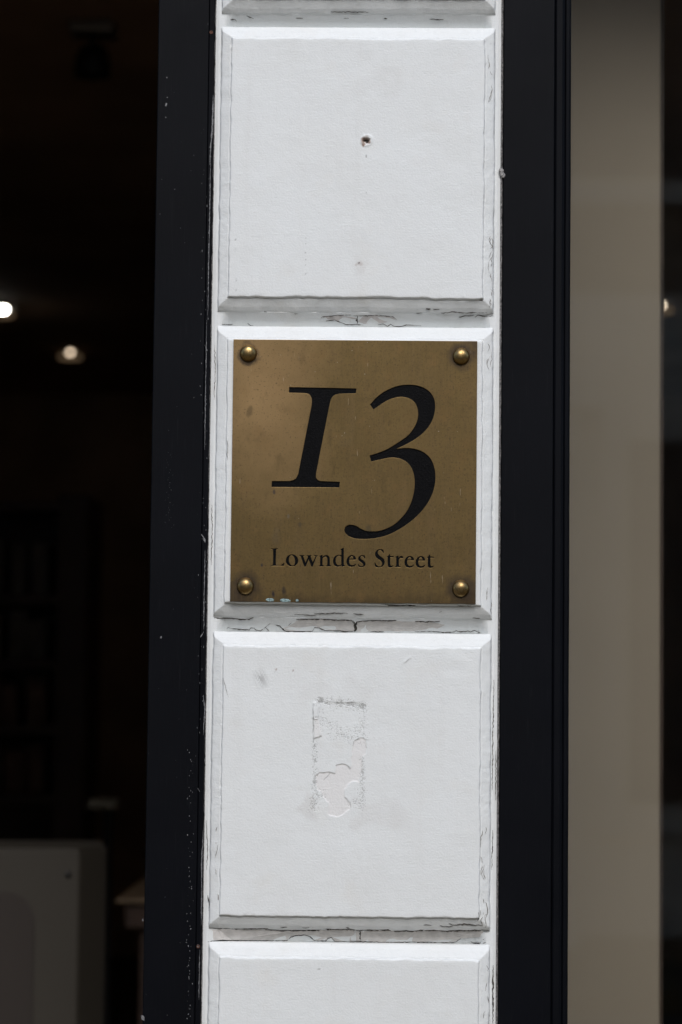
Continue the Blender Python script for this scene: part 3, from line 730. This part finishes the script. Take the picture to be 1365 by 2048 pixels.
# flakes of pale undercoat showing along the door post
rnd = random.Random(11)
def flake(bm, px, py, r, el=1.0):
    v = at(px, py, yf); n = rnd.randint(5, 7); lo = []; hi = []
    for i in range(n):
        a = 2 * math.pi * i / n + rnd.uniform(-.3, .3); rr = r * rnd.uniform(.5, 1.2)
        hi.append(bm.verts.new((v.x + rr * math.cos(a) * .8, yf - .00025, v.z + rr * math.sin(a) * el)))
        lo.append(bm.verts.new((v.x + rr * math.cos(a) * 1.1, yf + .0005, v.z + rr * math.sin(a) * el * 1.1)))
    bm.faces.new(hi)
    for i in range(n): bm.faces.new((lo[i], lo[(i + 1) % n], hi[(i + 1) % n], hi[i]))
bm = bmesh.new()
for y in range(1500, 2048, 5):
    if rnd.random() < .55: flake(bm, 382 - (y - 1500) * .008 + rnd.gauss(0, 3), y + rnd.uniform(-3, 3), rnd.uniform(.0002, .0006), rnd.uniform(1, 2.2))
for y in range(250, 1500, 9):
    if rnd.random() < .4: flake(bm, 426 - y * .0125 - rnd.choice((1, 4, 9, 14)) + rnd.gauss(0, 1.5), y, rnd.uniform(.0002, .0005), rnd.uniform(1, 4))
for y in range(0, 2048, 14):
    if rnd.random() < .3: flake(bm, 314 - y * .0155 + rnd.uniform(4, 110), y + rnd.uniform(-9, 9), rnd.uniform(.00018, .00045), rnd.uniform(.8, 1.6))
for y in range(905, 1060, 5): flake(bm, 338 + rnd.gauss(0, 4), y, rnd.uniform(.00015, .0003), 1.5)
for q, r in (((333, 210), .0016), ((332, 235), .0008), ((335, 195), .0008), ((287, 2035), .0024), ((286, 1840), .0010), ((322, 1275), .0012), ((334, 155), .0008), ((396, 1893), .0017)):
    flake(bm, q[0], q[1], r, 1.3)
o = link('paint_chips', bm_mesh(bm), M['chip'], lf); o['kind'] = 'stuff'
# worn arris: thin scratched lines beside the stone
def scratch(pix, w, m, parent, seed):
    r = random.Random(seed); bm = bmesh.new()
    ribbon(bm, [(v.x, yf, v.z) for v in (at(px, py, yf) for px, py in pix)], w, r, .0003, .0004)
    return link('scratch', bm_mesh(bm), M[m], parent)
for i, (pix, w) in enumerate([([(427, 190), (425, 260), (422, 290), (420, 330)], .0011), ([(422, 300), (420, 420), (418, 520), (416, 640)], .0007), ([(414, 640), (412, 760), (410, 900)], .0006), ([(403, 1068), (408, 1075), (411, 1085)], .0016),
                              ([(411, 1100), (409, 1180), (408, 1260)], .0007), ([(401, 1275), (408, 1263)], .0009), ([(407, 1390), (410, 1420), (407, 1470)], .0007), ([(407, 1660), (404, 1720), (403, 1850)], .0008), ([(400, 1900), (398, 2000)], .0006), ([(396, 1577), (400, 1583)], .0012)]):
    scratch(pix, w, 'chip', lf, i)
# hardened lump of filler on the window frame
bl = bmesh.new()
for q, r in (((1003, 342), .0024), ((1006, 351), .0024), ((1004, 347), .0022)):
    v = at(q[0], q[1], yf)
    ret = bmesh.ops.create_icosphere(bl, subdivisions=3, radius=r)
    for vv in ret['verts']:
        c = vv.co; c *= 1 + .35 * float(vnoise(np.array([c.x + c.y * 2]), np.array([c.z]), .0016, 3)[0])
        vv.co = Vector((c.x + v.x, yf + c.y * .55, c.z + v.z))
o = link('filler_lump', bm_mesh(bl, True), M['sealant'], rfm)

# rusty nail heads
for q, par in (((423, 65), lf), ((397, 1893), lf)):
    v = at(q[0], q[1], yf)
    link('nail_head', lathe_mesh([(.0019, -.001), (.0019, .0004), (.0012, .0007), (.0008, .0002), (0, .0001)], v.x, yf, v.z, 'Y', 14), simple('rusty_iron', (.10, .045, .03), .9, .4, 500), par)

# ------------------------------------------------------------------ the brass plaque
PT = .0031
plq = thing('name_plaque', 'square tarnished brass plaque engraved 13 Lowndes Street on the white pilaster', 'plaque', ((PLX0 + PLX1) / 2, 0, PLZ0))
def pz(x, y):      # close-up of the plaque -> plate coordinates
    v = at(440 + x / 2.5278, 660 + y / 2.5278, -PT); return (v.x, v.z)
def la(x, y):
    v = at(535 + x / 8.0294, 1085 + y / 8.0294, -PT); return (v.x, v.z)
def lb(x, y):
    v = at(705 + x / 8.0294, 1085 + y / 8.0294, -PT); return (v.x, v.z)
def smooth(pts, corners, n=5):
    """closed outline, Catmull-Rom between points, sharp at the listed corners"""
    N = len(pts); out = []
    for i in range(N):
        p1, p2 = pts[i], pts[(i + 1) % N]
        p0 = p1 if i in corners else pts[i - 1]
        p3 = p2 if (i + 1) % N in corners else pts[(i + 2) % N]
        for k in range(n):
            t = k / n
            out.append(tuple(.5 * (2 * p1[j] + (p2[j] - p0[j]) * t + (2 * p0[j] - 5 * p1[j] + 4 * p2[j] - p3[j]) * t * t + (3 * p1[j] - p0[j] - 3 * p2[j] + p3[j]) * t ** 3) for j in (0, 1)))
    return out
one = [(351, 289), (691, 296), (687, 320), (605, 322), (578, 330), (563, 348), (554, 380), (487, 722), (487, 748), (505, 764), (607, 768), (604, 796), (262, 794), (264, 764), (352, 764), (382, 754), (397, 728), (466, 375), (465, 345), (452, 325), (430, 319), (350, 317)]
one = smooth([pz(*q) for q in one], {0, 1, 2, 3, 6, 7, 9, 10, 11, 12, 13, 14, 16, 17, 20, 21}, 4)
three = [(760, 377), (800, 335), (850, 302), (905, 282), (960, 277), (1010, 284), (1052, 305), (1078, 336), (1088, 375), (1085, 420), (1070, 465), (1040, 508), (1000, 543), (950, 574), (893, 601),
         (940, 597), (985, 601), (1030, 618), (1065, 650), (1084, 695), (1090, 745), (1083, 800), (1062, 855), (1025, 910), (975, 960), (915, 1003), (850, 1036), (790, 1052), (730, 1057), (685, 1054), (650, 1041), (632, 1020), (632, 1002), (643, 990), (663, 985),
         (688, 990), (712, 1004), (745, 1017), (790, 1018), (830, 1009), (870, 991), (905, 964), (940, 925), (965, 880), (980, 830), (986, 785), (984, 742), (974, 706), (955, 677), (925, 656), (890, 646), (855, 646), (810, 655), (766, 665), (758, 634),
         (800, 622), (850, 601), (900, 570), (950, 535), (984, 492), (1001, 450), (1003, 415), (994, 380), (975, 356), (945, 342), (915, 338), (880, 344), (840, 360), (777, 402)]
three = smooth([pz(*q) for q in three], {0, 14, 53, 54, len(three) - 1}, 4)
def ell(cx, cy, rx, ry, rot, n=28):
    c, s = math.cos(rot), math.sin(rot)
    return [(cx + rx * math.cos(t) * c - ry * math.sin(t) * s, cy + rx * math.cos(t) * s + ry * math.sin(t) * c) for t in (2 * math.pi * i / n for i in range(n))]
eo = [(884, 290), (990, 290), (988, 262), (970, 232), (940, 218), (905, 218), (868, 240), (845, 280), (838, 320), (848, 365), (875, 397), (915, 408), (950, 402), (975, 385), (990, 362), (982, 356), (955, 375), (930, 380), (900, 370), (882, 340), (880, 305)]
ei = [(886, 275), (895, 250), (915, 234), (935, 238), (948, 258), (950, 274)]
to = [(605, 183), (608, 218), (664, 222), (664, 240), (608, 238), (608, 340), (615, 368), (635, 376), (655, 366), (660, 374), (640, 395), (605, 403), (578, 390), (570, 360), (570, 240), (552, 238), (553, 230), (580, 212)]
sh = lambda pts, dx, dy: [(x + dx, y + dy) for x, y in pts]
LET = [
    (la, [[(62, 97), (112, 99), (166, 95), (168, 107), (146, 113), (140, 125), (138, 200), (136, 300), (137, 350), (148, 362), (190, 364), (228, 358), (250, 345), (262, 330), (275, 335), (262, 378), (200, 374), (120, 374), (60, 377), (60, 366), (85, 362), (94, 345), (96, 250), (96, 140), (92, 115), (62, 108)]]),
    (la, [ell(398, 289, 99, 97, 0), ell(397, 290, 50, 84, -.16)]),
    (la, [[(512, 205), (598, 206), (598, 215), (578, 220), (583, 238), (615, 325), (655, 232), (648, 218), (628, 214), (628, 206), (712, 206), (712, 214), (694, 221), (730, 322), (775, 229), (770, 218), (748, 214), (748, 206), (812, 206), (812, 214), (795, 220), (785, 235), (728, 388), (710, 388), (664, 268), (616, 388), (595, 388), (540, 228), (530, 218), (512, 213)]]),
    (la, [[(832, 218), (880, 200), (886, 202), (886, 232), (920, 208), (955, 203), (985, 215), (1002, 245), (1004, 300), (1004, 350), (1010, 368), (1028, 376), (1028, 385), (940, 385), (940, 376), (958, 370), (966, 352), (966, 270), (962, 245), (946, 230), (925, 230), (900, 240), (887, 255), (886, 350), (892, 368), (912, 376), (912, 385), (828, 385), (828, 376), (844, 370), (850, 350), (850, 240), (846, 226), (832, 226)]]),
    (la, [[(1175, 108), (1228, 85), (1228, 355), (1236, 366), (1250, 370), (1248, 378), (1195, 392), (1190, 368), (1160, 388), (1125, 392), (1085, 375), (1062, 340), (1056, 290), (1068, 245), (1100, 212), (1145, 198), (1175, 200), (1190, 205), (1190, 135), (1188, 120), (1175, 114)],
          [(1190, 232), (1165, 214), (1140, 214), (1112, 232), (1098, 265), (1098, 305), (1110, 345), (1135, 366), (1165, 366), (1190, 350)]]),
    (lb, [sh(eo, -931, -13), sh(ei, -931, -13)]),
    (lb, [[(200, 210), (210, 258), (200, 258), (185, 235), (160, 222), (135, 228), (130, 248), (145, 268), (180, 292), (208, 320), (214, 352), (198, 382), (165, 398), (130, 398), (100, 388), (92, 345), (102, 345), (115, 370), (145, 385), (172, 378), (178, 355), (162, 332), (125, 308), (100, 285), (94, 255), (105, 228), (135, 210), (165, 206)]]),
    (lb, [[(498, 118), (508, 165), (498, 168), (480, 140), (450, 124), (420, 130), (408, 155), (412, 185), (440, 215), (480, 240), (510, 270), (522, 310), (512, 355), (480, 390), (430, 404), (385, 396), (366, 380), (358, 325), (370, 325), (385, 360), (420, 388), (455, 385), (480, 360), (482, 328), (462, 295), (420, 268), (385, 240), (367, 205), (368, 165), (390, 130), (425, 110), (465, 108)]]),
    (lb, [to]),
    (lb, [[(690, 232), (735, 212), (742, 215), (742, 248), (765, 222), (795, 214), (820, 230), (815, 252), (795, 252), (770, 250), (748, 270), (746, 360), (754, 378), (782, 385), (782, 394), (685, 394), (685, 385), (702, 378), (708, 358), (708, 255), (702, 242), (690, 240)]]),
    (lb, [eo, ei]), (lb, [sh(eo, 179, 3), sh(ei, 179, 3)]), (lb, [sh(to, 645, 8)]),
]
def curve_mesh(contours, half, yc, bevel=0.0):
    cu = bpy.data.curves.new('outline', 'CURVE'); cu.dimensions = '2D'; cu.fill_mode = 'BOTH'; cu.extrude = half
    if bevel: cu.bevel_depth = bevel; cu.bevel_resolution = 1; cu.offset = -bevel; cu.extrude = half - bevel
    for c in contours:
        s = cu.splines.new('POLY'); s.points.add(len(c) - 1)
        for p, q in zip(s.points, c): p.co = (q[0], q[1], 0, 1)
        s.use_cyclic_u = True
    o = bpy.data.objects.new('outline', cu); COL.objects.link(o)
    dg = bpy.context.evaluated_depsgraph_get(); dg.update()
    me = bpy.data.meshes.new_from_object(o.evaluated_get(dg), depsgraph=dg)
    bpy.data.objects.remove(o); bpy.data.curves.remove(cu)
    n = len(me.vertices); co = np.empty(n * 3); me.vertices.foreach_get('co', co); co = co.reshape(-1, 3)
    co = np.stack([co[:, 0], yc - co[:, 2], co[:, 1]], -1); me.vertices.foreach_set('co', co.ravel()); me.update()
    me.polygons.foreach_set('use_smooth', [False] * len(me.polygons))
    return me
glyphs = [('numeral', [one]), ('numeral', [three])] + [('letter', [[f(*q) for q in c] for c in cs]) for f, cs in LET]
rectc = [(PLX0, PLZ0), (PLX1, PLZ0), (PLX1, PLZ1), (PLX0, PLZ1)]
allc = [rectc] + [c for _, cs in glyphs for c in cs]
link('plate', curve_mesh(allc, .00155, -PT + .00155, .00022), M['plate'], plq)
chars = ['1', '3'] + list('LowndesStreet')
for (nm, cs), ch in zip(glyphs, chars):
    o = link(nm, curve_mesh(cs, .0008, -PT + .0008 + (.0011 if nm == 'numeral' else .0006)), M['enamel'], plq)
    o['label'] = ('black engraved ' + ('numeral ' if nm == 'numeral' else 'letter ') + ch)
for s in SCREWS:
    prof = [(.0086, -.0004), (.0087, .0006), (.0084, .0016), (.0076, .0031), (.0062, .0045), (.0043, .0055), (.0022, .0060), (0, .0062)]
    link('screw_cap', lathe_mesh(prof, s.x, -PT, s.z, 'Y', 40), M['screw'], plq)
# crusts of verdigris at the lower edge
def crust(px, py, rx, rz, seed):
    r = random.Random(seed); v = at(px, py, -PT); bm = bmesh.new(); rings = []
    for s, h in ((1.0, .0001), (.75, .0007), (.4, .0006)):
        rings.append([bm.verts.new((v.x + rx * s * math.cos(a) * r.uniform(.85, 1.15), -PT - h * r.uniform(.5, 1.2), v.z + rz * s * math.sin(a) * r.uniform(.8, 1.15))) for a in (2 * math.pi * i / 14 for i in range(14))])
    for a, b in zip(rings[:-1], rings[1:]):
        for i in range(14): bm.faces.new((a[i], a[(i + 1) % 14], b[(i + 1) % 14], b[i]))
    bm.faces.new(rings[-1])
    link('verdigris_crust', bm_mesh(bm), M['verdigris'], plq)
crust(541, 1200, .0044, .0018, 1); crust(570, 1201, .0054, .0018, 2); crust(595, 1201, .0018, .0013, 3)

# ------------------------------------------------------------------ inside the shop
CZ = 3.10
def on_ceiling(px, py):
    d = ROT @ Vector(((px - W / 2) / F, (H / 2 - py) / F, -1.0))
    return CAM + d * ((CZ - .004 - CAM.z) / d.z)
def downlight(px, py, label, m, r=.032, energy=.0):
    v = on_ceiling(px, py)
    t = thing('downlight', label, 'ceiling lamp', (v.x, v.y, CZ), 'downlights in the shop ceiling')
    link('rim', lathe_mesh([(r * 1.15, -.004), (r + .040, -.012), (r + .045, -.012), (r + .045, 0), (r * 1.15, 0), (r * 1.15, -.004)], v.x, v.y, CZ - .001, 'Z', 28), M['steel'], t)
    link('bulb', lathe_mesh([(r * 1.05, -.004), (r * 1.05, -.016), (r * .9, -.016 - r * .25), (r * .5, -.016 - r * .42), (0, -.016 - r * .48)], v.x, v.y, CZ - .001, 'Z', 24), m, t)
    link('added_glow_ring', lathe_mesh([(.044, -.030), (.052, -.030), (.052, -.039), (.044, -.039), (.044, -.030)], v.x, v.y, CZ - .001, 'Z', 28), M['ringglow'], t)  # ring added to glow in place of lamplight caught by the rim
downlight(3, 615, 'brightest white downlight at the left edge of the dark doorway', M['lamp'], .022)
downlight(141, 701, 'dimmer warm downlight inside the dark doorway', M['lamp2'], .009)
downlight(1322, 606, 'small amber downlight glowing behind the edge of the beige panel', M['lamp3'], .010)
# unlit spotlight near the top
v = on_ceiling(187, 50)
t = thing('ceiling_spotlight', 'unlit dark spotlight on the shop ceiling, upper left in the doorway', 'spotlight', (v.x, v.y, CZ))
link('mount', box_mesh(v.x - .055, v.x + .055, v.y - .05, v.y + .05, CZ - .03, CZ - .001, .006), M['steel'], t)
link('stem', lathe_mesh([(.008, 0), (.008, -.03)], v.x, v.y, CZ - .03, 'Z', 12), M['iron'], t)
link('lamp_head', lathe_mesh([(0, 0), (.03, -.004), (.042, -.03), (.045, -.075), (.04, -.077), (.036, -.03), (0, -.02)], v.x, v.y, CZ - .055, 'Z', 24), M['iron'], t)

# beige display board behind the glass
bp = .72
xr = at(1321, 1024, bp).x
t = thing('display_board', 'tall plain beige display board standing behind the shop window', 'display board', ((xr - .2), bp, 0))
link('board', box_mesh(-.02, xr, bp, bp + .022, .02, 3.08, .002), M['panel'], t)
link('edge_strip', box_mesh(xr + .0004, xr + .004, bp + .001, bp + .021, .02, 3.08), M['shelfwood'], t)
link('foot', box_mesh(-.02, xr, bp - .06, bp + .10, -.003, .019), M['iron'], t)

# cream cabinet, lower left
cy = 1.75
c0 = at(162, 1697, cy)
x1c, ztc = c0.x, c0.z; x0c = x1c - .62
t = thing('cream_cabinet', 'cream cabinet with rounded door panel in the lower left of the dark doorway', 'cabinet', (x1c, cy, 0))
t.rotation_euler = (0, 0, math.radians(9))
TC = t
def cabinet_body():
    bm = bmesh.new()
    prof = [(x0c, cy), (x1c - .004, cy), (x1c, cy + .002), (x1c + .046, cy + .055), (x1c + .047, cy + .06), (x1c + .047, cy + .22), (x0c, cy + .22)]
    lo = [bm.verts.new((x, y, 0)) for x, y in prof]; hi = [bm.verts.new((x, y, ztc)) for x, y in prof]
    bm.faces.new(lo); bm.faces.new(hi)
    for i in range(len(prof)): bm.faces.new((lo[i], lo[(i + 1) % len(prof)], hi[(i + 1) % len(prof)], hi[i]))
    bmesh.ops.bevel(bm, geom=[e for e in bm.edges if e.verts[0].co.z > ztc - .001 and e.verts[1].co.z > ztc - .001], offset=.006, segments=2, affect='EDGES')
    return bm_mesh(bm)
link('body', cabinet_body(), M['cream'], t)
def rounded(x0, x1, z0, z1, r, y0, y1):
    bm = bmesh.new(); pts = []
    for cx, cz, a0 in ((x1 - r, z1 - r, 0), (x0 + r, z1 - r, 90), (x0 + r, z0 + r, 180), (x1 - r, z0 + r, 270)):
        for k in range(9):
            a = math.radians(a0 + k * 11.25); pts.append((cx + r * math.cos(a), cz + r * math.sin(a)))
    f = [bm.verts.new((x, y0, z)) for x, z in pts]; b = [bm.verts.new((x, y1, z)) for x, z in pts]
    bm.faces.new(f); bm.faces.new(b)
    for i in range(len(f)): bm.faces.new((f[i], f[(i + 1) % len(f)], b[(i + 1) % len(f)], b[i]))
    return bm_mesh(bm)
pr = at(70, 1782, cy - .004)
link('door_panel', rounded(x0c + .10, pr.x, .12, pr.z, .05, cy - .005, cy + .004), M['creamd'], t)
k = at(137, 1747, cy)
link('lock', lathe_mesh([(.0055, 0), (.0055, .004), (.003, .006), (0, .006)], k.x, cy, k.z, 'Y', 18), simple('dull_lock', (.022, .021, .021), .6), t)

# table further in, half hidden by the door post
ty = 2.9
a = at(232, 1815, ty)
t = thing('wooden_table', 'brown wooden table end showing between cream cabinet and black door post', 'table', (a.x + .4, ty + .3, 0))
link('tabletop', box_mesh(a.x, a.x + .9, ty, ty + .75, a.z + .010, a.z + .018, .002), M['wood'], t)
link('apron', box_mesh(a.x + .02, a.x + .88, ty + .02, ty + .73, a.z - .045, a.z + .0095), M['shelfwood'], t)
for lx in (a.x + .05, a.x + .80):
    for ly in (ty + .05, ty + .65):
        link('leg', box_mesh(lx, lx + .05, ly, ly + .05, 0, a.z - .0455), M['shelfwood'], t)
# bookcase at the back
by = 4.6
q = at(172, 1250, by)
t = thing('bookcase', 'dim dark wood bookcase deep inside the doorway', 'bookcase', (q.x - .5, by + .2, 0))
ztop = at(100, 990, by).z
link('upright', box_mesh(q.x - .085, q.x, by, by + .35, 0, ztop), M['shelfwood'], t)
link('upright', box_mesh(q.x - 1.2, q.x - 1.16, by, by + .35, 0, ztop), M['shelfwood'], t)
link('back_panel', box_mesh(q.x - 1.159, q.x - .086, by + .33, by + .35, 0, ztop), M['shelfwood'], t)
SH = [at(80, yy, by).z for yy in (1190, 1320, 1450, 1590)]
for z in SH + [ztop - .02]:
    link('shelf', box_mesh(q.x - 1.159, q.x - .0865, by + .005, by + .329, z - .025, z), M['shelfwood'], t)
rb = random.Random(4)
for z, zn in zip(SH, [ztop - .045] + SH[:-1]):
    x = q.x - .12
    while x > q.x - .55:
        w = rb.uniform(.04, .075); h = (zn - z) * rb.uniform(.6, .85) if zn - z > .1 else .1
        o = link('book', box_mesh(x - w, x, by + .04, by + .26, z + .001, z + h, .003), M[rb.choice(('book1', 'book2'))])
        o['label'] = 'barely visible dark book upright on the dim bookcase shelf'; o['category'] = 'book'; o['group'] = 'books on the dim bookcase'
        x -= w + rb.uniform(.002, .03)
# small pale tray on a black stand
sy = 3.4
a = at(208, 1606, sy)
t = thing('pale_tray', 'small pale tray on a thin black stand near the door post', 'tray', (a.x, sy, 0))
link('tray', box_mesh(a.x - .034, a.x + .034, sy - .03, sy + .05, a.z - .012, a.z + .010, .004), simple('pale_card', (.27, .245, .18), .8), t)
link('stand', lathe_mesh([(.10, .0), (.10, .012), (.012, .02), (.012, a.z - .0125), (0, a.z - .0125)], a.x + .01, sy, 0, 'Z', 20), M['iron'], t)
